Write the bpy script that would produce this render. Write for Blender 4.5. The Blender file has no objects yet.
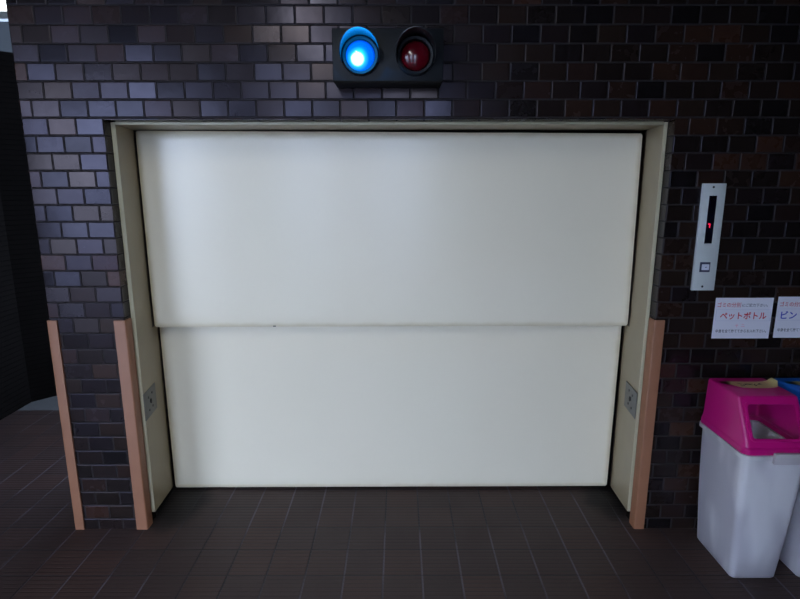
import bpy, bmesh, math, random
from mathutils import Vector, Matrix

S = bpy.context.scene
COL = S.collection
random.seed(7)

# ------------------------------------------------------------------ camera
cam_data = bpy.data.cameras.new('camera')
cam = bpy.data.objects.new('camera', cam_data)
COL.objects.link(cam)
cam_data.sensor_width = 36.0
cam_data.lens = 539.2 * 36.0 / 800.0
cam_data.clip_start = 0.05
yaw, pitch, roll = 0.0010, 0.2057, -0.0005
fw = Vector((math.sin(yaw) * math.cos(pitch), math.cos(yaw) * math.cos(pitch), -math.sin(pitch)))
rt = Vector((math.cos(yaw), -math.sin(yaw), 0))
up = rt.cross(fw)
r2 = rt * math.cos(roll) + up * math.sin(roll)
u2 = -rt * math.sin(roll) + up * math.cos(roll)
M4 = Matrix((r2, u2, -fw)).transposed().to_4x4()
M4.translation = Vector((0, -2.3032, 1.6))
cam.matrix_world = M4
S.camera = cam

# ------------------------------------------------------------------ sky and exposure
world = bpy.data.worlds.new('overcast_sky')
S.world = world
world.use_nodes = True
bg = world.node_tree.nodes['Background']
bg.inputs['Color'].default_value = (0.56, 0.70, 1.0, 1)
bg.inputs['Strength'].default_value = 10.5
# fluorescent fitting on the porch ceiling, behind the photographer
lamp_data = bpy.data.lights.new('porch_ceiling_lamp', 'AREA')
lamp_data.shape = 'RECTANGLE'
lamp_data.size, lamp_data.size_y = 0.16, 1.9
lamp_data.energy = 26
lamp_data.color = (0.9, 0.96, 1.0)
lamp_ob = bpy.data.objects.new('porch_ceiling_lamp', lamp_data)
lamp_ob.location = (-0.70, -2.40, 2.79)
COL.objects.link(lamp_ob)
S.view_settings.view_transform = 'Standard'
S.view_settings.look = 'None'
S.view_settings.gamma = 1
S.view_settings.use_curve_mapping = False
S.view_settings.exposure = 0.12


# ------------------------------------------------------------------ materials
def new_mat(name):
    m = bpy.data.materials.new(name)
    m.use_nodes = True
    nt = m.node_tree
    return m, nt, nt.nodes['Principled BSDF']


def srgb(r, g, b):
    def f(c):
        c /= 255.0
        return c / 12.92 if c <= 0.04045 else ((c + 0.055) / 1.055) ** 2.4
    return (f(r), f(g), f(b), 1)


def plain(name, col, rough=0.5, metal=0.0, emit=None, strength=1.0, noise=0.0, nscale=30):
    m, nt, b = new_mat(name)
    b.inputs['Base Color'].default_value = col
    b.inputs['Roughness'].default_value = rough
    b.inputs['Metallic'].default_value = metal
    if emit:
        b.inputs['Emission Color'].default_value = emit
        b.inputs['Emission Strength'].default_value = strength
    if noise > 0:
        tc = nt.nodes.new('ShaderNodeTexCoord')
        n = nt.nodes.new('ShaderNodeTexNoise')
        n.inputs['Scale'].default_value = nscale
        n.inputs['Detail'].default_value = 4
        nt.links.new(tc.outputs['Object'], n.inputs['Vector'])
        mx = nt.nodes.new('ShaderNodeMix')
        mx.data_type = 'RGBA'
        mx.inputs[6].default_value = tuple(c * (1 - noise) for c in col[:3]) + (1,)
        mx.inputs[7].default_value = tuple(min(1, c * (1 + noise)) for c in col[:3]) + (1,)
        nt.links.new(n.outputs['Fac'], mx.inputs[0])
        nt.links.new(mx.outputs[2], b.inputs['Base Color'])
        bp = nt.nodes.new('ShaderNodeBump')
        bp.inputs['Strength'].default_value = 0.08
        bp.inputs['Distance'].default_value = 0.002
        nt.links.new(n.outputs['Fac'], bp.inputs['Height'])
        nt.links.new(bp.outputs['Normal'], b.inputs['Normal'])
    return m


class NB:
    """small helper to write math node chains"""
    def __init__(self, nt):
        self.nt = nt

    def m(self, op, a, b=None, c=None, clamp=False):
        n = self.nt.nodes.new('ShaderNodeMath')
        n.operation = op
        n.use_clamp = clamp
        for i, v in enumerate((a, b, c)):
            if v is None:
                continue
            if isinstance(v, (int, float)):
                n.inputs[i].default_value = v
            else:
                self.nt.links.new(v, n.inputs[i])
        return n.outputs[0]

    def smooth(self, v, lo, hi):
        n = self.nt.nodes.new('ShaderNodeMapRange')
        n.interpolation_type = 'SMOOTHSTEP'
        self.nt.links.new(v, n.inputs[0])
        n.inputs[1].default_value = lo
        n.inputs[2].default_value = hi
        return n.outputs[0]

    def mix(self, f, a, b):
        n = self.nt.nodes.new('ShaderNodeMix')
        n.data_type = 'RGBA'
        for i, v in ((0, f), (6, a), (7, b)):
            if isinstance(v, (tuple, float, int)):
                n.inputs[i].default_value = v
            else:
                self.nt.links.new(v, n.inputs[i])
        return n.outputs[2]

    def ramp(self, f, stops, const=False):
        n = self.nt.nodes.new('ShaderNodeValToRGB')
        cr = n.color_ramp
        cr.interpolation = 'CONSTANT' if const else 'LINEAR'
        while len(cr.elements) < len(stops):
            cr.elements.new(0.5)
        for e, (p, c) in zip(cr.elements, stops):
            e.position = p
            e.color = c
        self.nt.links.new(f, n.inputs[0])
        return n.outputs[0]

    def noise(self, vec, scale, detail=3, dims='3D'):
        n = self.nt.nodes.new('ShaderNodeTexNoise')
        n.noise_dimensions = dims
        n.inputs['Scale'].default_value = scale
        n.inputs['Detail'].default_value = detail
        self.nt.links.new(vec, n.inputs['Vector'])
        return n.outputs['Fac']

    def comb(self, x, y, z=0.0):
        n = self.nt.nodes.new('ShaderNodeCombineXYZ')
        for i, v in enumerate((x, y, z)):
            if isinstance(v, (int, float)):
                n.inputs[i].default_value = v
            else:
                self.nt.links.new(v, n.inputs[i])
        return n.outputs[0]


def wall_tile_material():
    m, nt, b = new_mat('glazed_brown_wall_tile')
    k = NB(nt)
    uv = nt.nodes.new('ShaderNodeUVMap')
    uv.uv_map = 'metres'
    sep = nt.nodes.new('ShaderNodeSeparateXYZ')
    nt.links.new(uv.outputs[0], sep.inputs[0])
    W, H = 0.1139, 0.0701
    v = k.m('DIVIDE', k.m('SUBTRACT', sep.outputs[1], 0.0545), H)
    row = k.m('FLOOR', v)
    fy = k.m('MULTIPLY', k.m('FRACT', v), H)
    par = k.m('MULTIPLY', k.m('FLOORED_MODULO', row, 2.0), 0.5)
    u = k.m('ADD', k.m('DIVIDE', k.m('SUBTRACT', sep.outputs[0], -1.151), W), par)
    col = k.m('FLOOR', u)
    fx = k.m('MULTIPLY', k.m('FRACT', u), W)
    ex = k.m('MINIMUM', fx, k.m('SUBTRACT', W, fx))
    ey = k.m('MINIMUM', fy, k.m('SUBTRACT', H, fy))
    e = k.m('MINIMUM', ex, ey)
    tile = k.smooth(e, 0.0022, 0.0042)
    wn = nt.nodes.new('ShaderNodeTexWhiteNoise')
    wn.noise_dimensions = '2D'
    nt.links.new(k.comb(col, row), wn.inputs['Vector'])
    base = k.ramp(wn.outputs['Value'], [
        (0.0, srgb(32, 24, 20)), (0.22, srgb(20, 17, 18)), (0.42, srgb(40, 29, 23)),
        (0.6, srgb(27, 21, 22)), (0.78, srgb(52, 34, 25)), (0.9, srgb(22, 19, 18)), (1.0, srgb(64, 40, 29))])
    n1 = k.noise(uv.outputs[0], 22, 4)
    base = k.mix(k.m('MULTIPLY', n1, 0.45), base, srgb(14, 11, 11))
    c = k.mix(tile, srgb(38, 35, 34), base)
    nt.links.new(c, b.inputs['Base Color'])
    # iron lustre glaze: every tile throws back its own lilac or rosy tint
    sepc = nt.nodes.new('ShaderNodeSeparateXYZ')
    nt.links.new(wn.outputs['Color'], sepc.inputs[0])
    tint = k.ramp(sepc.outputs[1], [(0.0, (0.78, 0.62, 0.60, 1)), (0.3, (0.80, 0.65, 0.68, 1)), (0.55, (0.62, 0.57, 0.74, 1)), (0.8, (0.72, 0.66, 0.84, 1)), (1.0, (0.46, 0.43, 0.53, 1))])
    nt.links.new(tint, b.inputs['Specular Tint'])
    b.inputs['Specular IOR Level'].default_value = 0.37
    rg = k.m('ADD', k.m('MULTIPLY', wn.outputs['Value'], 0.08), 0.15)
    rg = k.m('ADD', k.m('MULTIPLY', n1, 0.10), rg)
    rg = k.m('ADD', k.m('MULTIPLY', k.m('SUBTRACT', 1.0, tile), 0.5), rg)
    nt.links.new(rg, b.inputs['Roughness'])
    hgt = k.m('ADD', k.smooth(e, 0.001, 0.0055), k.m('MULTIPLY', k.noise(uv.outputs[0], 35, 2), 0.10))
    bp = nt.nodes.new('ShaderNodeBump')
    bp.inputs['Strength'].default_value = 0.7
    bp.inputs['Distance'].default_value = 0.003
    nt.links.new(hgt, bp.inputs['Height'])
    # every tile is laid with its own small tilt
    sc = nt.nodes.new('ShaderNodeVectorMath'); sc.operation = 'SUBTRACT'
    nt.links.new(wn.outputs['Color'], sc.inputs[0]); sc.inputs[1].default_value = (0.5, 0.5, 0.5)
    s2 = nt.nodes.new('ShaderNodeVectorMath'); s2.operation = 'SCALE'
    nt.links.new(sc.outputs[0], s2.inputs[0]); s2.inputs['Scale'].default_value = 0.06
    ad = nt.nodes.new('ShaderNodeVectorMath'); ad.operation = 'ADD'
    nt.links.new(bp.outputs['Normal'], ad.inputs[0]); nt.links.new(s2.outputs[0], ad.inputs[1])
    nz = nt.nodes.new('ShaderNodeVectorMath'); nz.operation = 'NORMALIZE'
    nt.links.new(ad.outputs[0], nz.inputs[0])
    nt.links.new(nz.outputs[0], b.inputs['Normal'])
    return m


def floor_tile_material():
    m, nt, b = new_mat('ribbed_brown_floor_tile')
    k = NB(nt)
    tc = nt.nodes.new('ShaderNodeTexCoord')
    sep = nt.nodes.new('ShaderNodeSeparateXYZ')
    nt.links.new(tc.outputs['Object'], sep.inputs[0])
    T = 0.1641
    u = k.m('DIVIDE', k.m('SUBTRACT', sep.outputs[0], -0.0695), T)
    v = k.m('DIVIDE', k.m('SUBTRACT', sep.outputs[1], 0.1736), T)
    fx, fy = k.m('FRACT', u), k.m('FRACT', v)
    ex = k.m('MINIMUM', fx, k.m('SUBTRACT', 1.0, fx))
    ey = k.m('MINIMUM', fy, k.m('SUBTRACT', 1.0, fy))
    ex, ey = k.m('MULTIPLY', ex, T), k.m('MULTIPLY', ey, T)
    e = k.m('MINIMUM', ex, ey)
    tile = k.smooth(e, 0.0026, 0.0046)
    b.inputs['Specular IOR Level'].default_value = 0.3
    wn = nt.nodes.new('ShaderNodeTexWhiteNoise')
    wn.noise_dimensions = '2D'
    nt.links.new(k.comb(k.m('FLOOR', u), k.m('FLOOR', v)), wn.inputs['Vector'])
    base = k.ramp(wn.outputs['Value'], [(0.0, srgb(60, 48, 45)), (0.5, srgb(67, 53, 49)), (0.8, srgb(75, 55, 48)), (1.0, srgb(62, 51, 48))])
    n1 = k.noise(tc.outputs['Object'], 4, 5)
    base = k.mix(k.m('MULTIPLY', n1, 0.6), base, srgb(62, 48, 46))
    rib = k.m('FRACT', k.m('MULTIPLY', fy, 7.0))
    rd = k.m('MINIMUM', rib, k.m('SUBTRACT', 1.0, rib))
    groove = k.smooth(rd, 0.05, 0.16)
    base = k.mix(groove, srgb(46, 34, 31), base)
    n2 = k.noise(tc.outputs['Object'], 1.7, 3)
    joint = k.mix(k.smooth(n2, 0.42, 0.58), srgb(34, 31, 35), srgb(88, 82, 88))
    # the long joints that run towards the door are paler than the cross joints
    isx = k.m('LESS_THAN', ex, ey)
    joint = k.mix(isx, srgb(30, 26, 27), joint)
    fin = k.mix(tile, joint, base)
    # shade and grime below both door jambs, painted into the floor colour
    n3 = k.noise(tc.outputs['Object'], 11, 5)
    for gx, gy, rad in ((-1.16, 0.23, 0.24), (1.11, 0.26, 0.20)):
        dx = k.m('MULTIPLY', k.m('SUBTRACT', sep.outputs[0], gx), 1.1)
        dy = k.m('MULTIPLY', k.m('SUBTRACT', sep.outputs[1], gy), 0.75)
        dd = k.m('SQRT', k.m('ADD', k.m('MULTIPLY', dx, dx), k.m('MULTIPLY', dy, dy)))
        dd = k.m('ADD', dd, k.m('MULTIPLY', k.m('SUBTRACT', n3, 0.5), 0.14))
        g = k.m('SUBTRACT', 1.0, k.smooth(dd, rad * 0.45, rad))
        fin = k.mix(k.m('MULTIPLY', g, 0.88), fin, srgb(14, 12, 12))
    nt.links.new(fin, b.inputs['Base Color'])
    b.inputs['Roughness'].default_value = 0.5
    nt.links.new(k.m('ADD', k.m('MULTIPLY', n1, 0.25), 0.42), b.inputs['Roughness'])
    hgt = k.m('ADD', k.m('MULTIPLY', groove, 0.5), tile)
    bp = nt.nodes.new('ShaderNodeBump')
    bp.inputs['Strength'].default_value = 0.6
    bp.inputs['Distance'].default_value = 0.003
    nt.links.new(hgt, bp.inputs['Height'])
    nt.links.new(bp.outputs['Normal'], b.inputs['Normal'])
    return m


def door_paint_material():
    """cream paint with rusty, worn rims; the metres UV map carries the distance to the panel edges"""
    m, nt, b = new_mat('cream_door_paint')
    k = NB(nt)
    tc = nt.nodes.new('ShaderNodeTexCoord')
    uv = nt.nodes.new('ShaderNodeUVMap'); uv.uv_map = 'metres'
    sep = nt.nodes.new('ShaderNodeSeparateXYZ')
    nt.links.new(uv.outputs[0], sep.inputs[0])
    e = k.m('MINIMUM', sep.outputs[0], sep.outputs[1])
    n = k.noise(tc.outputs['Object'], 14, 5)
    rim = k.m('SUBTRACT', e, k.m('MULTIPLY', k.m('SUBTRACT', n, 0.5), 0.022))
    clean = k.smooth(rim, -0.003, 0.003)
    big = k.noise(tc.outputs['Object'], 1.6, 4)
    col = k.mix(big, srgb(234, 222, 196), srgb(240, 229, 204))
    col = k.mix(clean, srgb(112, 78, 48), col)
    yell = k.smooth(k.m('SUBTRACT', e, k.m('MULTIPLY', n, 0.02)), -0.010, 0.016)
    col2 = k.mix(yell, srgb(220, 205, 172), col)
    nt.links.new(col2, b.inputs['Base Color'])
    b.inputs['Roughness'].default_value = 0.25
    bp = nt.nodes.new('ShaderNodeBump')
    bp.inputs['Strength'].default_value = 0.12
    bp.inputs['Distance'].default_value = 0.004
    nt.links.new(k.m('ADD', k.noise(tc.outputs['Object'], 7, 2), k.m('MULTIPLY', k.noise(tc.outputs['Object'], 160, 2), 0.03)), bp.inputs['Height'])
    nt.links.new(bp.outputs['Normal'], b.inputs['Normal'])
    return m


def bin_plastic_material():
    m, nt, b = new_mat('milky_bin_plastic')
    b.inputs['Base Color'].default_value = srgb(222, 217, 219)
    b.inputs['Roughness'].default_value = 0.34
    k = NB(nt)
    tc = nt.nodes.new('ShaderNodeTexCoord')
    mp = nt.nodes.new('ShaderNodeMapping')
    mp.inputs['Rotation'].default_value = (0.0, 0.75, 0.0)
    mp.inputs['Scale'].default_value = (1.0, 1.0, 0.3)
    nt.links.new(tc.outputs['Object'], mp.inputs['Vector'])
    bp = nt.nodes.new('ShaderNodeBump')
    bp.inputs['Strength'].default_value = 0.8
    bp.inputs['Distance'].default_value = 0.02
    nz = k.noise(mp.outputs[0], 9, 1)
    nt.links.new(nz, bp.inputs['Height'])
    # milky plastic with paler streaks from slanted noise
    nt.links.new(k.mix(k.smooth(nz, 0.40, 0.62), srgb(204, 199, 204), srgb(244, 240, 240)), b.inputs['Base Color'])
    nt.links.new(bp.outputs['Normal'], b.inputs['Normal'])
    tr = nt.nodes.new('ShaderNodeBsdfTranslucent')
    tr.inputs['Color'].default_value = srgb(236, 234, 238)
    tp = nt.nodes.new('ShaderNodeBsdfTransparent')
    mx = nt.nodes.new('ShaderNodeMixShader'); mx.inputs[0].default_value = 0.25
    m2 = nt.nodes.new('ShaderNodeMixShader'); m2.inputs[0].default_value = 0.22
    out = nt.nodes['Material Output']
    nt.links.new(b.outputs[0], mx.inputs[1]); nt.links.new(tr.outputs[0], mx.inputs[2])
    nt.links.new(mx.outputs[0], m2.inputs[1]); nt.links.new(tp.outputs[0], m2.inputs[2])
    nt.links.new(m2.outputs[0], out.inputs['Surface'])
    return m


def blue_lens_material():
    """lit lens: a white-hot lamp behind blue glass, brightest in front of the bulb"""
    m, nt, b = new_mat('lit_blue_lens')
    k = NB(nt)
    tc = nt.nodes.new('ShaderNodeTexCoord')
    vm = nt.nodes.new('ShaderNodeVectorMath'); vm.operation = 'DISTANCE'
    nt.links.new(tc.outputs['Object'], vm.inputs[0])
    vm.inputs[1].default_value = (-0.010, -0.03, -0.016)
    d = vm.outputs['Value']
    col = k.ramp(k.m('DIVIDE', d, 0.085), [
        (0.0, (1, 1, 1, 1)), (0.22, (0.9, 1, 1, 1)), (0.33, (0.03, 0.62, 1, 1)), (0.52, (0.0, 0.17, 0.98, 1)), (1.0, (0.0, 0.05, 0.72, 1))])
    b.inputs['Base Color'].default_value = (0.0, 0.01, 0.1, 1)
    b.inputs['Roughness'].default_value = 0.0
    nt.links.new(col, b.inputs['Emission Color'])
    nt.links.new(k.ramp(k.m('DIVIDE', d, 0.085), [(0.0, (3, 3, 3, 1)), (0.22, (2.2, 2.2, 2.2, 1)), (0.37, (1, 1, 1, 1)), (1, (0.8, 0.8, 0.8, 1))]), b.inputs['Emission Strength'])
    return m


def passage_shade_material():
    m, nt, b = new_mat('passage_shade_black')  # shade of the passage put into near-black tones with thin course lines
    k = NB(nt)
    tc = nt.nodes.new('ShaderNodeTexCoord')
    sep = nt.nodes.new('ShaderNodeSeparateXYZ')
    nt.links.new(tc.outputs['Object'], sep.inputs[0])
    f = k.m('FRACT', k.m('DIVIDE', sep.outputs[2], 0.035))
    g = k.smooth(f, 0.02, 0.2)
    n = k.noise(tc.outputs['Object'], 5, 4)
    nt.links.new(k.mix(g, srgb(4, 4, 4), k.mix(n, srgb(9, 8, 7), srgb(14, 12, 11))), b.inputs['Base Color'])
    b.inputs['Roughness'].default_value = 0.75
    b.inputs['Specular IOR Level'].default_value = 0.0
    bp = nt.nodes.new('ShaderNodeBump')
    bp.inputs['Strength'].default_value = 0.5
    bp.inputs['Distance'].default_value = 0.003
    nt.links.new(g, bp.inputs['Height'])
    nt.links.new(bp.outputs['Normal'], b.inputs['Normal'])
    return m


M = {}
M['passage_shade'] = passage_shade_material()
M['tile'] = wall_tile_material()
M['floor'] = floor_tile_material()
M['door'] = door_paint_material()
def jamb_material():
    """cream paint, with a rusty dirt line where the door leaves rub past"""
    m, nt, b = new_mat('cream_frame_paint')
    k = NB(nt)
    tc = nt.nodes.new('ShaderNodeTexCoord')
    sep = nt.nodes.new('ShaderNodeSeparateXYZ')
    nt.links.new(tc.outputs['Object'], sep.inputs[0])
    up_ = k.m('GREATER_THAN', sep.outputs[2], 0.925)
    edge = k.m('SUBTRACT', 0.283, k.m('MULTIPLY', up_, 0.076))
    n = k.noise(tc.outputs['Object'], 18, 4)
    d = k.m('ADD', k.m('SUBTRACT', sep.outputs[1], edge), k.m('MULTIPLY', k.m('SUBTRACT', n, 0.5), 0.03))
    rust = k.smooth(d, -0.012, 0.006)
    n2 = k.noise(tc.outputs['Object'], 9, 4)
    paint = k.mix(n2, srgb(150, 136, 108), srgb(164, 149, 120))
    nt.links.new(k.mix(rust, paint, srgb(40, 26, 17)), b.inputs['Base Color'])
    b.inputs['Roughness'].default_value = 0.4
    return m


M['jamb'] = jamb_material()
M['lip'] = plain('worn_frame_edge', srgb(186, 176, 146), 0.35, noise=0.06, nscale=25)
M['dark'] = plain('shaft_black', srgb(14, 12, 11), 0.9)
M['sill'] = plain('sill_steel', srgb(46, 42, 40), 0.6, noise=0.2, nscale=20)
M['guard'] = plain('tan_guard_resin', srgb(142, 94, 66), 0.55, noise=0.08, nscale=14)
M['passage'] = plain('lit_passage_floor_grey', srgb(84, 84, 84), 0.85, noise=0.1, nscale=6)  # patch of light at the passage end, put in as a paler floor colour
M['concrete'] = plain('grey_concrete', srgb(150, 152, 155), 0.8, noise=0.12, nscale=6)
M['plaster'] = plain('grey_plaster', srgb(58, 62, 64), 0.85, noise=0.06, nscale=8)
M['ceiling'] = plain('dark_ceiling_board', srgb(60, 58, 58), 0.85, noise=0.08, nscale=6)
M['dimwall'] = plain('dark_porch_wall', srgb(44, 38, 36), 0.7, noise=0.15, nscale=5)
M['housing'] = plain('dark_lamp_housing', srgb(19, 22, 26), 0.5, noise=0.1, nscale=30)
M['housing'].node_tree.nodes['Principled BSDF'].inputs['Specular IOR Level'].default_value = 0.2
M['ring'] = plain('matt_black_ring', srgb(9, 10, 12), 0.6)
M['ring'].node_tree.nodes['Principled BSDF'].inputs['Specular IOR Level'].default_value = 0.2
M['visor'] = plain('black_visor', srgb(34, 36, 40), 0.4)
M['bluevisor'] = M['visor']
M['bluelens'] = blue_lens_material()
M['redlens'] = plain('unlit_red_lens', (0.075, 0.001, 0.005, 1), 0.16)
M['faceplate'] = plain('brushed_light_faceplate', srgb(206, 210, 206), 0.36, 0.15, noise=0.04, nscale=40)
M['display'] = plain('dark_display_window', srgb(10, 10, 22), 0.12)
M['led'] = plain('red_display_digit', (0.3, 0.0, 0.02, 1), 0.4, emit=(1, 0.02, 0.08, 1), strength=0.8)
M['button'] = plain('pale_button_cap', srgb(214, 214, 226), 0.3)
M['bezel'] = plain('dark_button_bezel', srgb(48, 52, 74), 0.35)
M['steel'] = plain('dull_switch_plate', srgb(106, 104, 97), 0.5, 0.0, noise=0.08, nscale=40)
M['screw'] = plain('dark_screw_head', srgb(58, 57, 56), 0.45, 0.6)
M['hole'] = plain('black_keyhole', srgb(8, 8, 8), 0.8)
M['paper'] = plain('white_notice_paper', srgb(216, 214, 222), 0.4)
M['inkred'] = plain('red_ink', srgb(190, 24, 52), 0.5)
M['inkpink'] = plain('faded_red_ink', srgb(222, 172, 186), 0.5)
M['inkblack'] = plain('black_ink', srgb(48, 48, 60), 0.5)
M['inkblue'] = plain('blue_ink', srgb(28, 48, 170), 0.5)
M['inkline'] = plain('thin_grey_ink', srgb(176, 178, 200), 0.5)
M['body'] = bin_plastic_material()
M['pink'] = plain('magenta_plastic', srgb(186, 17, 110), 0.34, noise=0.03, nscale=12)
M['blue'] = plain('blue_plastic', srgb(22, 92, 178), 0.34, noise=0.03, nscale=12)
M['latch'] = plain('greyed_white_plastic', srgb(186, 178, 180), 0.5, noise=0.06, nscale=40)
M['tape'] = plain('yellowed_tape', srgb(246, 228, 164), 0.5, noise=0.1, nscale=18)
M['marker'] = plain('brown_marker', srgb(78, 54, 34), 0.6)
M['bag'] = plain('thin_white_bag_film', srgb(236, 238, 244), 0.35)
M['lampbody'] = plain('white_lamp_housing', srgb(225, 228, 225), 0.5)
M['lampglow'] = plain('lit_lamp_diffuser', (0.9, 0.9, 0.9, 1), 0.5, emit=(0.9, 0.97, 1, 1), strength=3.5)


# ------------------------------------------------------------------ mesh helpers
def new_bm():
    return bmesh.new()


def box(bm, x0, x1, y0, y1, z0, z1, bevel=0.0, seg=2):
    r = bmesh.ops.create_cube(bm, size=1.0)
    vs = r['verts']
    for v in vs:
        v.co = Vector((x0 if v.co.x < 0 else x1, y0 if v.co.y < 0 else y1, z0 if v.co.z < 0 else z1))
    if bevel > 0:
        es = list({e for v in vs for e in v.link_edges})
        bmesh.ops.bevel(bm, geom=es, offset=bevel, segments=seg, affect='EDGES', profile=0.5)


def prism(bm, pts, axis, a, b):
    """closed outline pts (2D) extruded along axis between a and b"""
    def P(p, t):
        if axis == 'y':
            return Vector((p[0], t, p[1]))
        if axis == 'x':
            return Vector((t, p[0], p[1]))
        return Vector((p[0], p[1], t))
    A = [bm.verts.new(P(p, a)) for p in pts]
    B = [bm.verts.new(P(p, b)) for p in pts]
    n = len(pts)
    bm.faces.new(A)
    bm.faces.new(B[::-1])
    for i in range(n):
        bm.faces.new((A[i], B[i], B[(i + 1) % n], A[(i + 1) % n]))


def rrect(x0, x1, y0, y1, r, n=5):
    pts = []
    for cx, cy, a0 in ((x1 - r, y1 - r, 0), (x0 + r, y1 - r, 90), (x0 + r, y0 + r, 180), (x1 - r, y0 + r, 270)):
        for i in range(n + 1):
            a = math.radians(a0 + 90.0 * i / n)
            pts.append((cx + r * math.cos(a), cy + r * math.sin(a)))
    return pts


def loft(bm, loops, cap0=True, cap1=True):
    rings = [[bm.verts.new(p) for p in L] for L in loops]
    n = len(rings[0])
    for a, b in zip(rings, rings[1:]):
        for i in range(n):
            bm.faces.new((a[i], a[(i + 1) % n], b[(i + 1) % n], b[i]))
    if cap0:
        bm.faces.new(rings[0][::-1])
    if cap1:
        bm.faces.new(rings[-1])


def lathe_y(bm, prof, seg=48, arc=(0, 360), c=(0, 0)):
    """profile [(radius, y)] revolved about the y axis through (c.x, c.z)"""
    full = abs(arc[1] - arc[0]) >= 359.9
    n = seg if full else seg + 1
    rings = []
    for r, y in prof:
        if r < 1e-6:
            rings.append([bm.verts.new((c[0], y, c[1]))])
        else:
            ring = []
            for i in range(n):
                a = math.radians(arc[0] + (arc[1] - arc[0]) * i / seg)
                ring.append(bm.verts.new((c[0] + r * math.cos(a), y, c[1] + r * math.sin(a))))
            rings.append(ring)
    for a, b in zip(rings, rings[1:]):
        for i in range(seg if full else seg):
            j = (i + 1) % n
            if len(a) == 1 and len(b) == 1:
                continue
            if len(a) == 1:
                bm.faces.new((a[0], b[j], b[i]))
            elif len(b) == 1:
                bm.faces.new((a[i], a[j], b[0]))
            else:
                bm.faces.new((a[i], a[j], b[j], b[i]))


def finish(bm, smooth=True, angle=40):
    bmesh.ops.recalc_face_normals(bm, faces=bm.faces[:])
    if smooth:
        lim = math.radians(angle)
        for f in bm.faces:
            f.smooth = True
        for e in bm.edges:
            e.smooth = len(e.link_faces) == 2 and e.calc_face_angle(0) < lim


def make(name, bm, mat, parent=None, loc=None, smooth=True, angle=40, rot=None, recalc=True):
    if recalc:
        finish(bm, smooth, angle)
    me = bpy.data.meshes.new(name)
    bm.to_mesh(me)
    bm.free()
    for m in (mat if isinstance(mat, (list, tuple)) else [mat]):
        me.materials.append(m)
    o = bpy.data.objects.new(name, me)
    COL.objects.link(o)
    if parent:
        o.parent = parent
    if loc:
        o.location = loc
    if rot:
        o.rotation_euler = rot
    return o


def thing(name, label, cat, loc=(0, 0, 0), group=None):
    o = bpy.data.objects.new(name, None)
    o.empty_display_size = 0.05
    COL.objects.link(o)
    o.location = loc
    o['label'] = label
    o['category'] = cat
    if group:
        o['group'] = group
    return o


def tag(o, label, cat, group=None):
    o['label'] = label
    o['category'] = cat
    if group:
        o['group'] = group
    return o


def structure(o, label=None, cat=None):
    o['kind'] = 'structure'
    if label:
        o['label'] = label
    if cat:
        o['category'] = cat
    return o


def metre_uv(bm, fn):
    lay = bm.loops.layers.uv.new('metres')
    for f in bm.faces:
        for lp in f.loops:
            lp[lay].uv = fn(f, lp.vert.co)


# ------------------------------------------------------------------ the setting
XL, XR, ZT = -1.2095, 1.1265, 1.8697      # opening in the tiled wall
XO = -1.541                               # free left end of the tiled wall
CEIL = 2.8
WT = 0.45                                 # wall thickness


def wall_uv(f, co):
    n = f.normal
    ax = max(range(3), key=lambda i: abs(n[i]))
    if ax == 1:
        return (co.x, co.z)
    if ax == 0:
        s = 1 if co.x < 0 else -1
        return (co.x + s * co.y * (1 if n.x > 0 else -1) * s, co.z)
    return (co.x, co.y + 1.8697)


bm = new_bm()
outline = [(XO, 0), (XO, CEIL), (4.0, CEIL), (4.0, 0), (XR, 0), (XR, ZT), (XL, ZT), (XL, 0)]
prism(bm, outline, 'y', 0.0, 0.10)
BXL, BXR, BZT = -1.30, 1.22, 1.95      # the pocket behind the tiles is wider than the opening
prism(bm, [(XO, 0), (XO, CEIL), (4.0, CEIL), (4.0, 0), (BXR, 0), (BXR, BZT), (BXL, BZT), (BXL, 0)], 'y', 0.10, WT)
bmesh.ops.recalc_face_normals(bm, faces=bm.faces[:])
es = []
for e in bm.edges:
    a, b = e.verts[0].co, e.verts[1].co
    if a.y < 1e-4 and b.y < 1e-4 and abs(a.x - b.x) < 1e-4 and 0 < abs(a.x) < 3:
        es.append(e)
bmesh.ops.bevel(bm, geom=es, offset=0.004, segments=2, affect='EDGES', profile=0.5)
bmesh.ops.triangulate(bm, faces=[f for f in bm.faces if len(f.verts) > 4])
bm.normal_update()
metre_uv(bm, wall_uv)
structure(make('wall_back', bm, M['tile'], smooth=False, recalc=False), 'dark brown glazed tile wall around the big cream door', 'wall')

bm = new_bm()
box(bm, XL - 0.2, XR + 0.2, WT, WT + 0.06, 0, ZT + 0.2)
structure(make('wall_recess', bm, M['dark'], smooth=False))

bm = new_bm()
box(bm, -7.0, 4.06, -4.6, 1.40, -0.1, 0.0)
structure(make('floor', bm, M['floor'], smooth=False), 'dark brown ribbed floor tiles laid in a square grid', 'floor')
bm = new_bm()
box(bm, -7.0, XO, 1.40, 4.0, -0.1, 0.0)
structure(make('floor_passage', bm, M['passage'], smooth=False))
bm = new_bm()
box(bm, -40, 40, -45, -4.6, -0.12, -0.02)
structure(make('ground_outside', bm, M['concrete'], smooth=False))

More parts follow.
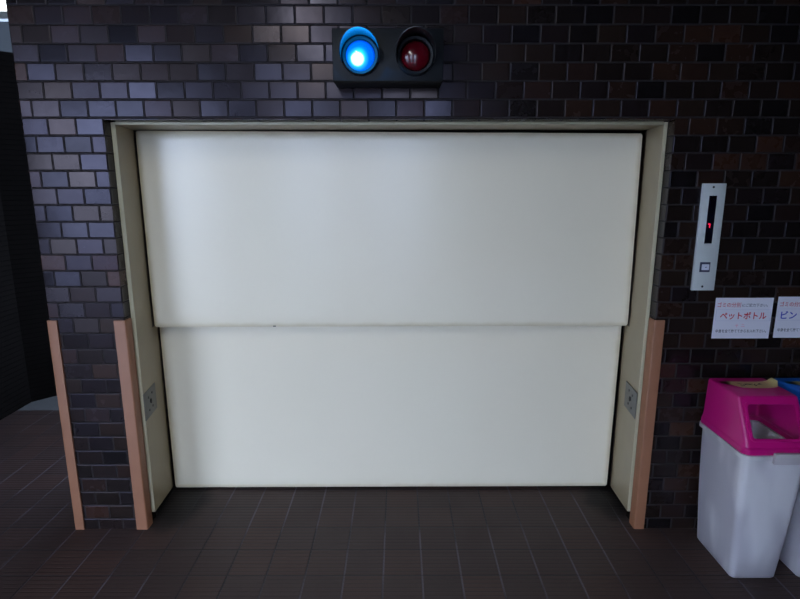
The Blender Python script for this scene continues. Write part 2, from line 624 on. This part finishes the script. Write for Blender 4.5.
# left passage: side wall and oblique end wall with shade in their colour, with a plaster band above
bm = new_bm()
box(bm, -2.95, -2.80, -1.9, 1.556, 0, CEIL)
bm.normal_update()
metre_uv(bm, lambda f, co: (co.y, co.z) if abs(f.normal.x) > 0.5 else (co.x, co.z))
structure(make('wall_left', bm, M['passage_shade'], smooth=False))
bm = new_bm()
prism(bm, [(-2.8, 1.556), (-1.3, 3.24), (-1.4, 3.33), (-2.95, 1.60)], 'z', 0, 2.51)
bm.normal_update()
metre_uv(bm, lambda f, co: (co.y * 1.3, co.z))
structure(make('wall_passage_end', bm, M['passage_shade'], smooth=False))
bm = new_bm()
prism(bm, [(-2.8, 1.556), (-1.3, 3.24), (-1.4, 3.33), (-2.95, 1.60)], 'z', 2.51, CEIL)
structure(make('trim_1', bm, M['plaster'], smooth=False))

bm = new_bm()
box(bm, -2.80, -2.18, -1.0, -0.8, 0, CEIL)  # added pier out of view, there to shade the passage
structure(make('unseen_pillar', bm, M['passage_shade'], smooth=False))

# porch roof, right side wall and the street-side piers behind the photographer
bm = new_bm()
box(bm, -7.0, 4.06, -4.6, 4.0, CEIL, CEIL + 0.15)
structure(make('ceiling', bm, M['ceiling'], smooth=False))
bm = new_bm()
box(bm, 3.9, 4.06, -4.6, 0.0, 0, CEIL)
structure(make('wall_right', bm, M['dimwall'], smooth=False))
bm = new_bm()
box(bm, 0.25, 3.9, -4.6, -4.4, 0, CEIL)
structure(make('wall_front', bm, M['dimwall'], smooth=False))
bm = new_bm()
box(bm, -0.95, -0.30, -4.6, -4.4, 0, CEIL)
structure(make('unseen_pillar', bm, M['dimwall'], smooth=False))
bm = new_bm()
box(bm, -2.5, -1.55, -4.6, -4.4, 0, CEIL)
structure(make('unseen_pillar', bm, M['dimwall'], smooth=False))
bm = new_bm()
box(bm, -7.0, -5.0, -4.6, -4.4, 0, CEIL)
structure(make('wall_front', bm, M['dimwall'], smooth=False))
bm = new_bm()
box(bm, -7.0, -6.8, -4.4, 4.0, 0, CEIL)
structure(make('wall_far_left', bm, M['dimwall'], smooth=False))

# ------------------------------------------------------------------ door frame
FY = 0.06
frame = thing('door_frame', 'cream metal frame lining the wide elevator door opening', 'door frame', (0, FY, 0))
JL, JR = -1.190, 1.109
JLB, JRB, JB = -1.226, 1.142, 0.36         # the jambs splay outwards to their back edge
for xo, xi, xb, s in ((XL + 0.001, JL, JLB, 1), (XR - 0.001, JR, JRB, -1)):
    bm = new_bm()
    pts = [(xo, 0.0), (xi, 0.0), (xb, JB - FY), (xb - s * 0.02, JB - FY), (xb - s * 0.02, 0.08), (xo, 0.046)]
    prism(bm, pts, 'z', 0.052, ZT - 0.0145)
    for v in bm.verts:
        if v.co.z < 0.1 and v.co.y > 0.2:
            v.co.z = 0.014
    j = make('jamb', bm, M['jamb'], frame, angle=20)
    bm = new_bm()
    box(bm, min(xo, xi), max(xo, xi), -0.004, 0.0, 0.052, ZT - 0.004, 0.0015)
    make('edge_strip', bm, M['lip'], j)
bm = new_bm()
box(bm, JL + 0.0005, JR - 0.0005, 0, 0.04, ZT - 0.014, ZT - 0.001)
box(bm, JLB - 0.01, JRB + 0.01, 0.04, 0.30, ZT - 0.014, ZT - 0.001)
h = make('header', bm, M['jamb'], frame)
bm = new_bm()
box(bm, JL, JR, -0.004, 0.0, ZT - 0.014, ZT - 0.004, 0.001)
make('edge_strip', bm, M['lip'], h)

# ------------------------------------------------------------------ the two door leaves
def leaf(name, quad, y0, y1, label):
    """quad: TL, TR, BR, BL as (x, z); folded sheet leaf with rounded rims"""
    bm = new_bm()
    prism(bm, quad, 'y', y0, y1)
    bmesh.ops.recalc_face_normals(bm, faces=bm.faces[:])
    corner = [e for e in bm.edges if abs(e.verts[0].co.y - e.verts[1].co.y) > 0.01]
    bmesh.ops.bevel(bm, geom=corner, offset=0.012, segments=4, affect='EDGES', profile=0.5)
    front = [e for e in bm.edges if e.verts[0].co.y < y0 + 1e-5 and e.verts[1].co.y < y0 + 1e-5 and len(e.link_faces) == 2]
    bmesh.ops.bevel(bm, geom=front, offset=0.0022, segments=2, affect='EDGES', profile=0.5)
    # cut the face into a grid so the metres map (distance to the rims) stays exact
    xs = [quad[0][0], quad[2][0]]
    for t in (-1.16, -1.12, -0.6, 0.0, 0.6, 1.03, 1.08):
        bmesh.ops.bisect_plane(bm, geom=bm.verts[:] + bm.edges[:] + bm.faces[:], plane_co=(t, 0, 0), plane_no=(1, 0, 0))
    zc = 0.5 * (quad[0][1] + quad[2][1])
    for t in (quad[0][1] - 0.05, zc, quad[2][1] + 0.05):
        bmesh.ops.bisect_plane(bm, geom=bm.verts[:] + bm.edges[:] + bm.faces[:], plane_co=(0, 0, t), plane_no=(0, 0, 1))
    bm.normal_update()
    (xa, za), (xb, zb), (xc, zc2), (xd, zd) = quad

    def fn(f, co):
        t = (co.z - zd) / max(1e-6, za - zd)
        lx = xd + (xa - xd) * t
        rx = xc + (xb - xc) * t
        s = (co.x - lx) / (rx - lx)
        tz = za + (zb - za) * s
        bz = zd + (zc2 - zd) * s
        return (min(co.x - lx, rx - co.x), min(tz - co.z, co.z - bz))
    metre_uv(bm, fn)
    o = make(name, bm, M['door'], angle=35)
    return tag(o, label, 'elevator door', 'leaves of the elevator door')


upper = leaf('elevator_door_leaf', [(-1.208, 1.8535), (1.115, 1.840), (1.124, 0.931), (-1.206, 0.926)], 0.268, 0.318,
     'upper half of the wide cream elevator door, overlapping the lower half')
leaf('elevator_door_leaf', [(-1.218, 1.02), (1.128, 1.02), (1.121, 0.016), (-1.212, 0.010)], 0.345, 0.390,
     'lower half of the wide cream elevator door, just above the floor')

bm = new_bm()
box(bm, -0.622, -0.608, 0.2672, 0.275, 0.9275, 0.9325, 0.001)
make('edge_dent', bm, M['dark'], upper)

# ------------------------------------------------------------------ corner guards
def guard(name, x_edge, side, width, ret, label):
    """L-shaped resin strip around a wall corner. x_edge: wall corner, side +1 when the wall lies at +x of it"""
    t = 0.008
    s = side
    x0 = x_edge - s * t
    pts = [(x0, -t), (x0 + s * width, -t), (x0 + s * width, -0.0005), (x_edge - s * 0.0005, -0.0005), (x_edge - s * 0.0005, ret), (x0, ret)]
    bm = new_bm()
    prism(bm, pts, 'z', 0.0, 1.027)
    bmesh.ops.recalc_face_normals(bm, faces=bm.faces[:])
    es = [e for e in bm.edges if abs(e.verts[0].co.z - e.verts[1].co.z) > 0.5
          and abs(e.verts[0].co.x - x0) < 1e-5 and abs(e.verts[0].co.y + t) < 1e-5]
    bmesh.ops.bevel(bm, geom=es, offset=0.007, segments=4, affect='EDGES', profile=0.5)
    tops = [e for e in bm.edges if e.verts[0].co.z > 1.02 and e.verts[1].co.z > 1.02]
    bmesh.ops.bevel(bm, geom=tops, offset=0.002, segments=2, affect='EDGES', profile=0.5)
    return tag(make(name, bm, M['guard'], angle=50), label, 'corner guard', 'tan corner guards')


guard('corner_guard', XO, 1, 0.045, 0.05, 'tan corner guard on the free left end of the tiled wall')
guard('corner_guard', XL, -1, 0.052, 0.046, 'tan corner guard at the left side of the door opening')
guard('corner_guard', XR, 1, 0.047, 0.046, 'tan corner guard at the right side of the door opening')

# ------------------------------------------------------------------ key switch plates on the jambs
def switch_plate(xf, s, yc, zc, hy, hz, rz, label):
    """xf: jamb face, s: direction the plate faces (+1 or -1 in x)"""
    t = thing('key_switch_plate', label, 'switch plate', (xf, yc, zc), 'key switch plates in the door frame')
    t.rotation_euler.z = rz
    bm = new_bm()
    xs = sorted((s * 0.0005, s * 0.004))
    box(bm, xs[0], xs[1], -hy, hy, -hz, hz, 0.001)
    make('plate', bm, M['steel'], t)
    bm = new_bm()
    prism(bm, [(0.009 * math.cos(a * math.pi / 10), 0.004 + 0.011 * math.sin(a * math.pi / 10)) for a in range(20)], 'x', s * 0.004, s * 0.0075)
    kb = make('lock', bm, M['screw'], t)
    bm = new_bm()
    xs = sorted((s * 0.0075, s * 0.0085))
    box(bm, xs[0], xs[1], -0.0035, 0.0035, -0.008, 0.014)
    make('keyhole', bm, M['hole'], kb)
    for dy, dz in ((-0.026, 0.03), (0.026, 0.036), (-0.024, -0.034), (0.024, -0.03)):
        bm = new_bm()
        prism(bm, [(dy + 0.006 * math.cos(a * math.pi / 8), dz + 0.006 * math.sin(a * math.pi / 8)) for a in range(16)], 'x', s * 0.004, s * 0.006)
        make('screw', bm, M['screw'], t)
    return t


KL = (-1.1985, 0.132, 0.593, 0.082, 0.066)
KR = (1.1145, 0.138, 0.598, 0.084, 0.064)
switch_plate(KL[0], 1, KL[1], KL[2], KL[3], KL[4], math.atan2(JL - JLB, JB - FY), 'grey key switch plate on the left side of the door frame')
switch_plate(KR[0], -1, KR[1], KR[2], KR[3], KR[4], math.atan2(JR - JRB, JB - FY), 'grey key switch plate on the right side of the door frame')

# ------------------------------------------------------------------ signal lamps over the door
BX0, BX1, BZ0, BZ1, BD = -0.250, 0.1645, 1.990, 2.175, 0.15
sig = thing('signal_lamp_box', 'dark box above the door with lit blue and unlit red signal lamps', 'signal light', (0, 0, BZ0))
bm = new_bm()
box(bm, BX0, BX1, -BD, -0.0005, 0, BZ1 - BZ0, 0.004)
make('housing', bm, M['housing'], sig)
for cx, kind in ((-0.145, 'blue'), (0.060, 'red')):
    cz = 2.078 - BZ0
    R0 = 0.067
    bm = new_bm()       # ring seated on the face of the box
    lathe_y(bm, [(R0 + 0.004, -BD), (R0 + 0.004, -BD - 0.012), (R0 - 0.002, -BD - 0.016), (R0 - 0.010, -BD - 0.014), (R0 - 0.013, -BD - 0.004), (R0 - 0.013, -BD)], 56)
    ring = make('lens_ring', bm, M['ring'] if kind == 'blue' else M['housing'], sig, (cx, 0, cz))
    bm = new_bm()       # hood: open below, its rim slopes back towards the box at both sides
    n = 48
    lo, hi = 200.0, -20.0
    vo, vi, vob, vib = [], [], [], []
    for i in range(n + 1):
        a = math.radians(lo + (hi - lo) * i / n)
        L = 0.016 + 0.094 * max(0.0, (math.sin(a) + 0.35) / 1.35) ** 0.75
        ca, sa = math.cos(a), math.sin(a)
        vo.append(bm.verts.new(((R0 + 0.007) * ca, -BD - L, (R0 + 0.007) * sa)))
        vi.append(bm.verts.new(((R0 + 0.004) * ca, -BD - L, (R0 + 0.004) * sa)))
        vob.append(bm.verts.new(((R0 + 0.007) * ca, -BD, (R0 + 0.007) * sa)))
        vib.append(bm.verts.new(((R0 + 0.004) * ca, -BD, (R0 + 0.004) * sa)))
    for i in range(n):
        bm.faces.new((vo[i], vo[i + 1], vob[i + 1], vob[i]))
        bm.faces.new((vi[i + 1], vi[i], vib[i], vib[i + 1]))
        bm.faces.new((vo[i + 1], vo[i], vi[i], vi[i + 1]))
        bm.faces.new((vob[i], vob[i + 1], vib[i + 1], vib[i]))
    for i in (0, n):
        bm.faces.new((vo[i], vob[i], vib[i], vi[i]))
    vis = make('visor', bm, M['visor'], sig, (cx, 0, cz), angle=60)
    bm = new_bm()
    prof = []
    for i in range(13):
        a = math.radians(90 * i / 12)
        prof.append((0.0545 * math.cos(a), -0.026 * math.sin(a)))
    lathe_y(bm, prof, 56)
    ln = make('lens', bm, M['bluelens'] if kind == 'blue' else M['redlens'], sig, (cx, -BD - 0.001, cz), angle=80)
    if kind == 'blue':
        ld = bpy.data.lights.new('blue_bulb', 'POINT')
        ld.energy = 2.4
        ld.color = (0.0, 0.34, 1.0)
        ld.shadow_soft_size = 0.004
        lo_ = bpy.data.objects.new('blue_bulb', ld)
        COL.objects.link(lo_)
        lo_.parent = sig
        lo_.location = (cx, -BD - 0.045, cz + 0.005)
    ln['label'] = 'lit blue lens' if kind == 'blue' else 'unlit red lens'

# ------------------------------------------------------------------ call panel
pan = thing('elevator_call_panel', 'tall pale elevator call panel with floor display on the dark tiles', 'call panel', (1.3145, 0, 1.3875))
bm = new_bm()
box(bm, -0.0510, 0.0475, -0.012, -0.0005, -0.2265, 0.2265, 0.002)
make('faceplate', bm, M['faceplate'], pan)
bm = new_bm()
box(bm, -0.0195, 0.0125, -0.0128, -0.0115, -0.0235, 0.1765)
d = make('display', bm, M['display'], pan, smooth=False)
bm = new_bm()
for (xa, xb, za, zb) in ((-0.006, -0.002, 0.043, 0.062), (-0.011, -0.006, 0.056, 0.062), (-0.002, -0.001, 0.050, 0.058)):
    box(bm, xa - 0.001, xb - 0.001, -0.0134, -0.0127, za, zb)
make('lit_digit', bm, M['led'], d, smooth=False)
bm = new_bm()
box(bm, -0.027, 0.017, -0.0145, -0.0115, -0.146, -0.103, 0.001)
bz = make('call_button', bm, M['bezel'], pan)
bm = new_bm()
box(bm, -0.020, 0.012, -0.0175, -0.014, -0.137, -0.112, 0.002)
bc = make('button_cap', bm, M['button'], bz)
bm = new_bm()
prism(bm, [(-0.007, -0.1265), (0.001, -0.1265), (-0.003, -0.1215)], 'y', -0.0180, -0.0174)
make('arrow_mark', bm, M['bezel'], bz, smooth=False)
for dz in (0.2115, -0.2095):
    bm = new_bm()
    lathe_y(bm, [(0.0, -0.0145), (0.0035, -0.0142), (0.0048, -0.0125), (0.0048, -0.0115)], 20, c=(-0.006, dz))
    make('screw', bm, M['screw'], pan)


# ------------------------------------------------------------------ paper notices
def lettering(text, x0, x1, z0, z1, mat, parent, y=-0.0012, bold=0.0, name='lettering'):
    cu = bpy.data.curves.new('text', 'FONT')
    cu.body = text
    cu.size = 1.0
    cu.offset = bold
    cu.resolution_u = 3
    tmp = bpy.data.objects.new('text', cu)
    COL.objects.link(tmp)
    dg = bpy.context.evaluated_depsgraph_get()
    me = bpy.data.meshes.new_from_object(tmp.evaluated_get(dg))
    bpy.data.objects.remove(tmp)
    bpy.data.curves.remove(cu)
    xs = [v.co.x for v in me.vertices]
    ys = [v.co.y for v in me.vertices]
    ax, bx, ay, by = min(xs), max(xs), min(ys), max(ys)
    for v in me.vertices:
        v.co = Vector((x0 + (v.co.x - ax) / (bx - ax) * (x1 - x0), y, z0 + (v.co.y - ay) / (by - ay) * (z1 - z0)))
    me.name = name
    me.materials.clear()
    me.materials.append(mat)
    o = bpy.data.objects.new(name, me)
    COL.objects.link(o)
    o.parent = parent
    return o


def notice(x0, x1, z0, z1, label):
    t = thing('paper_notice', label, 'notice', (x0, -0.0015, z0), 'recycling notices on the tiled wall')
    bm = new_bm()
    n, w, hgt = 8, x1 - x0, z1 - z0
    A = []
    for i in range(n + 1):
        s = i / n
        bulge = -0.0016 * math.sin(math.pi * s) * 0
        A.append((s * w, bulge))
    box(bm, 0, w, -0.0006, 0.0004, 0, hgt)
    make('sheet', bm, M['paper'], t, smooth=False)
    return t


n1 = notice(1.381, 1.633, 0.943, 1.126, 'white paper notice with big red Japanese lettering, above the pink lidded bin')
lettering('ゴミの分別', 0.010, 0.112, 0.141, 0.163, M['inkred'], n1, bold=0.012)
lettering('にご協力下さい。', 0.118, 0.230, 0.143, 0.158, M['inkblack'], n1, bold=0.012)
lettering('ペットボトル', 0.026, 0.230, 0.086, 0.120, M['inkred'], n1, bold=0.022)
lettering('中身を全て捨ててからお入れ下さい。', 0.014, 0.238, 0.026, 0.042, M['inkblack'], n1, bold=0.016)
bm = new_bm()
for z in (0.130, 0.0795):
    box(bm, 0.008, 0.248, -0.0010, -0.0006, z, z + 0.001)
for x in (0.008, 0.247):
    box(bm, x, x + 0.001, -0.0010, -0.0006, 0.0795, 0.130)
make('ruled_box', bm, M['inkline'], n1, smooth=False)
bm = new_bm()
for x, z, w_, h_ in ((0.098, 0.058, 0.014, 0.003), (0.104, 0.050, 0.003, 0.016), (0.126, 0.062, 0.010, 0.003), (0.124, 0.053, 0.016, 0.003)):
    box(bm, x, x + w_, -0.0010, -0.0006, z, z + h_)
make('faint_stamp', bm, M['inkpink'], n1, smooth=False)

n2 = notice(1.6535, 1.9055, 0.946, 1.131, 'white paper notice with blue Japanese lettering, cut by the right photo edge')
lettering('ゴミの分別', 0.010, 0.112, 0.141, 0.163, M['inkred'], n2, bold=0.012)
lettering('にご協力下さい。', 0.118, 0.230, 0.143, 0.158, M['inkblack'], n2, bold=0.012)
lettering('ビン', 0.020, 0.090, 0.086, 0.121, M['inkblue'], n2, bold=0.022)
lettering('中身を全て捨ててからお入れ下さい。', 0.014, 0.238, 0.028, 0.044, M['inkblack'], n2, bold=0.016)
bm = new_bm()
for z in (0.130, 0.0795):
    box(bm, 0.008, 0.244, -0.0010, -0.0006, z, z + 0.001)
make('ruled_box', bm, M['inkline'], n2, smooth=False)

# ------------------------------------------------------------------ bins
def ring3(x0, x1, y0, y1, r, z):
    return [Vector((px, py, z)) for px, py in rrect(x0, x1, y0, y1, r)]


def trash_bin(xc, lid_mat, label):
    """local origin: middle of the base on the floor, front towards -y"""
    Y0 = -0.205
    t = thing('trash_bin', label, 'bin', (xc, Y0, 0), 'recycling bins by the tiled wall')
    # measurements relative to (xc, Y0)
    by0, by1 = -0.343 - Y0, -0.062 - Y0
    ry0, ry1 = -0.370 - Y0, -0.047 - Y0
    bm = new_bm()
    loops = [ring3(-0.090, 0.090, by0 + 0.006, by1 - 0.006, 0.020, 0.0),
             ring3(-0.095, 0.095, by0, by1, 0.024, 0.008)]
    for k in range(1, 7):
        s = k / 6
        bul = 0.004 * math.sin(math.pi * s)
        loops.append(ring3(-0.095 - 0.030 * s - bul, 0.095 + 0.030 * s + bul, by0 - 0.024 * s - bul, by1 + 0.012 * s, 0.026, 0.008 + 0.542 * s))
    loops.append(ring3(-0.1365, 0.1365, ry0 - 0.0075, ry1 + 0.0065, 0.030, 0.556))
    loops.append(ring3(-0.1365, 0.1365, ry0 - 0.0075, ry1 + 0.0065, 0.030, 0.574))
    loops.append(ring3(-0.122, 0.122, ry0 + 0.007, ry1 - 0.007, 0.024, 0.574))
    loops.append(ring3(-0.120, 0.120, ry0 + 0.009, ry1 - 0.009, 0.023, 0.545))
    loops.append(ring3(-0.091, 0.091, by0 + 0.004, by1 - 0.004, 0.020, 0.012))
    loft(bm, loops)
    make('body', bm, M['body'], t, angle=45)

    # lid shell: flange, then a hood whose front slopes back; thickness and posting hole are cut in
    bm = new_bm()
    loops = [ring3(-0.1335, 0.1335, ry0 - 0.0045, ry1 + 0.0045, 0.030, 0.576),
             ring3(-0.1335, 0.1335, ry0 - 0.0045, ry1 + 0.0045, 0.030, 0.598),
             ring3(-0.1310, 0.1310, ry0 - 0.0020, ry1 + 0.0020, 0.028, 0.601),
             ring3(-0.1290, 0.1290, ry0 + 0.004, ry1, 0.022, 0.604),
             ring3(-0.1255, 0.1255, ry0 + 0.010, ry1 - 0.004, 0.016, 0.622),
             ring3(-0.1228, 0.1228, -0.279 - Y0, -0.058 - Y0, 0.012, 0.767),
             ring3(-0.1215, 0.1215, -0.274 - Y0, -0.059 - Y0, 0.011, 0.776),
             ring3(-0.1175, 0.1175, -0.268 - Y0, -0.063 - Y0, 0.010, 0.780)]
    loft(bm, loops, cap0=False, cap1=True)
    bmesh.ops.recalc_face_normals(bm, faces=bm.faces[:])
    me = bpy.data.meshes.new('lid_blank')
    bm.to_mesh(me); bm.free()
    tmp = bpy.data.objects.new('lid_blank', me)
    COL.objects.link(tmp)
    sm = tmp.modifiers.new('s', 'SOLIDIFY'); sm.thickness = 0.004; sm.offset = -1
    cb = new_bm()
    pts = rrect(-0.094, 0.094, 0.634, 0.751, 0.012, 4)
    prism(cb, pts, 'y', -0.42 - Y0, -0.20 - Y0)
    bmesh.ops.recalc_face_normals(cb, faces=cb.faces[:])
    cme = bpy.data.meshes.new('cut'); cb.to_mesh(cme); cb.free()
    cut = bpy.data.objects.new('cut', cme); COL.objects.link(cut)
    bo = tmp.modifiers.new('b', 'BOOLEAN'); bo.operation = 'DIFFERENCE'; bo.object = cut; bo.solver = 'EXACT'
    dg = bpy.context.evaluated_depsgraph_get()
    lm = bpy.data.meshes.new_from_object(tmp.evaluated_get(dg))
    bpy.data.objects.remove(tmp); bpy.data.objects.remove(cut)
    bm = new_bm(); bm.from_mesh(lm)
    lid = make('lid', bm, lid_mat, t, angle=32)
    bm = new_bm()
    # raised rim framing the posting hole on the sloping front
    def on_front(x, z):
        f0, f1 = Vector((0, ry0 + 0.010, 0.622)), Vector((0, -0.279 - Y0, 0.767))
        s = (z - f0.z) / (f1.z - f0.z)
        return Vector((x, f0.y + (f1.y - f0.y) * s - 0.0005, z))
    outer = [on_front(px, pz) for px, pz in rrect(-0.104, 0.104, 0.625, 0.760, 0.016, 4)]
    inner = [on_front(px, pz) for px, pz in rrect(-0.0945, 0.0945, 0.6335, 0.7515, 0.012, 4)]
    lift = Vector((0, -0.004, 0.0026))
    loft(bm, [outer, [p * 0.98 + inner[i] * 0.02 + lift for i, p in enumerate(outer)], [p + lift for p in inner], inner], cap0=False, cap1=False)
    make('hole_rim', bm, lid_mat, lid, angle=50)

    # clip that holds the lid
    bm = new_bm()
    box(bm, -0.024, 0.074, ry0 - 0.024, ry0 - 0.0078, 0.545, 0.590, 0.003)
    clip = make('latch', bm, M['latch'], t)
    # handwritten tape across the top of the lid
    bm = new_bm()
    prof = [(-0.104, 0.001), (-0.070, 0.001), (-0.045, 0.0012), (0.0, 0.001), (0.055, 0.0012), (0.085, 0.0015), (0.102, 0.004), (0.112, 0.013), (0.121, 0.019)]
    rows = []
    for i, (x, z) in enumerate(prof):
        skew = 0.010 * math.sin(i * 1.3) * 0.4
        ya, yb = -0.183 - Y0 + skew, -0.108 - Y0 + skew * 0.5
        if i == 0:
            ya = yb - 0.022
        if i == 1:
            ya += 0.03
        if i >= 7:
            ya += 0.02 * (i - 6)
        rows.append([bm.verts.new((x, ya, 0.780 + z)), bm.verts.new((x, yb, 0.780 + z))])
    for a, b in zip(rows, rows[1:]):
        bm.faces.new((a[0], b[0], b[1], a[1]))
    bmesh.ops.solidify(bm, geom=bm.faces[:], thickness=0.0008)
    tape = make('tape_label', bm, M['tape'], t)
    bm = new_bm()
    rr = random.Random(3)
    x = -0.030
    while x < 0.060:
        for k in range(3):
            a = rr.uniform(-0.9, 0.9)
            cx, cy = x + rr.uniform(-0.004, 0.004), -0.150 - Y0 + rr.uniform(-0.014, 0.014)
            ln = rr.uniform(0.005, 0.012)
            dx, dy = math.cos(a) * ln, math.sin(a) * ln
            nx, ny = -math.sin(a) * 0.0016, math.cos(a) * 0.0016
            vs = [bm.verts.new((cx + sx * dx + tx * nx, cy + sx * dy + tx * ny, 0.7824)) for sx, tx in ((-1, -1), (1, -1), (1, 1), (-1, 1))]
            bm.faces.new(vs)
        x += 0.019
    bmesh.ops.solidify(bm, geom=bm.faces[:], thickness=0.0003)
    make('handwriting', bm, M['marker'], tape, smooth=False)
    return t


trash_bin(1.475, M['pink'], 'milky white bin with a pink lid, below the red lettered notice')
trash_bin(1.757, M['blue'], 'milky white bin with a blue lid, right of the pink lidded one')


def bin_bag(xc, label):
    bm = new_bm()
    bmesh.ops.create_icosphere(bm, subdivisions=4, radius=1.0)
    rr = random.Random(11)
    dirs = [(Vector((rr.uniform(-1, 1), rr.uniform(-1, 1), rr.uniform(-1, 1))).normalized(), rr.uniform(4, 9), rr.uniform(0, 6)) for _ in range(7)]
    for v in bm.verts:
        n = v.co.normalized()
        w = sum(abs(math.sin(n.dot(d) * f + p)) for d, f, p in dirs) / len(dirs)
        s = 0.80 + 0.28 * w
        x = max(-1, min(1, n.x * s * 1.25)); y = max(-1, min(1, n.y * s * 1.25)); z = n.z * s
        top = 0.075 + 0.012 * (z + 1)
        v.co = Vector((x * top, y * 0.118, 0.145 + z * 0.125 + 0.09 * max(0, x) * max(0, z + .3)))
        v.co.z = max(0.016, v.co.z)
    o = make('plastic_bag', bm, M['bag'], None, (xc, -0.203, 0), angle=30)
    return tag(o, label, 'bag', 'bags inside the bins')


bin_bag(1.475, 'crumpled white plastic bag showing through the pink lidded bin')

# ------------------------------------------------------------------ lamp in the passage
lamp = thing('ceiling_light', 'bright white ceiling light in the dark passage at far left', 'light', (-2.35, 1.36, CEIL))
bm = new_bm()
box(bm, -0.45, 0.35, -0.11, -0.05, -0.200, -0.155, 0.004)
box(bm, -0.45, 0.35, -0.06, -0.05, -0.155, -0.0005)
make('housing', bm, M['lampbody'], lamp)
bm = new_bm()
box(bm, -0.44, 0.34, -0.11, -0.06, -0.155, -0.04, 0.012)
make('diffuser', bm, M['lampglow'], lamp)
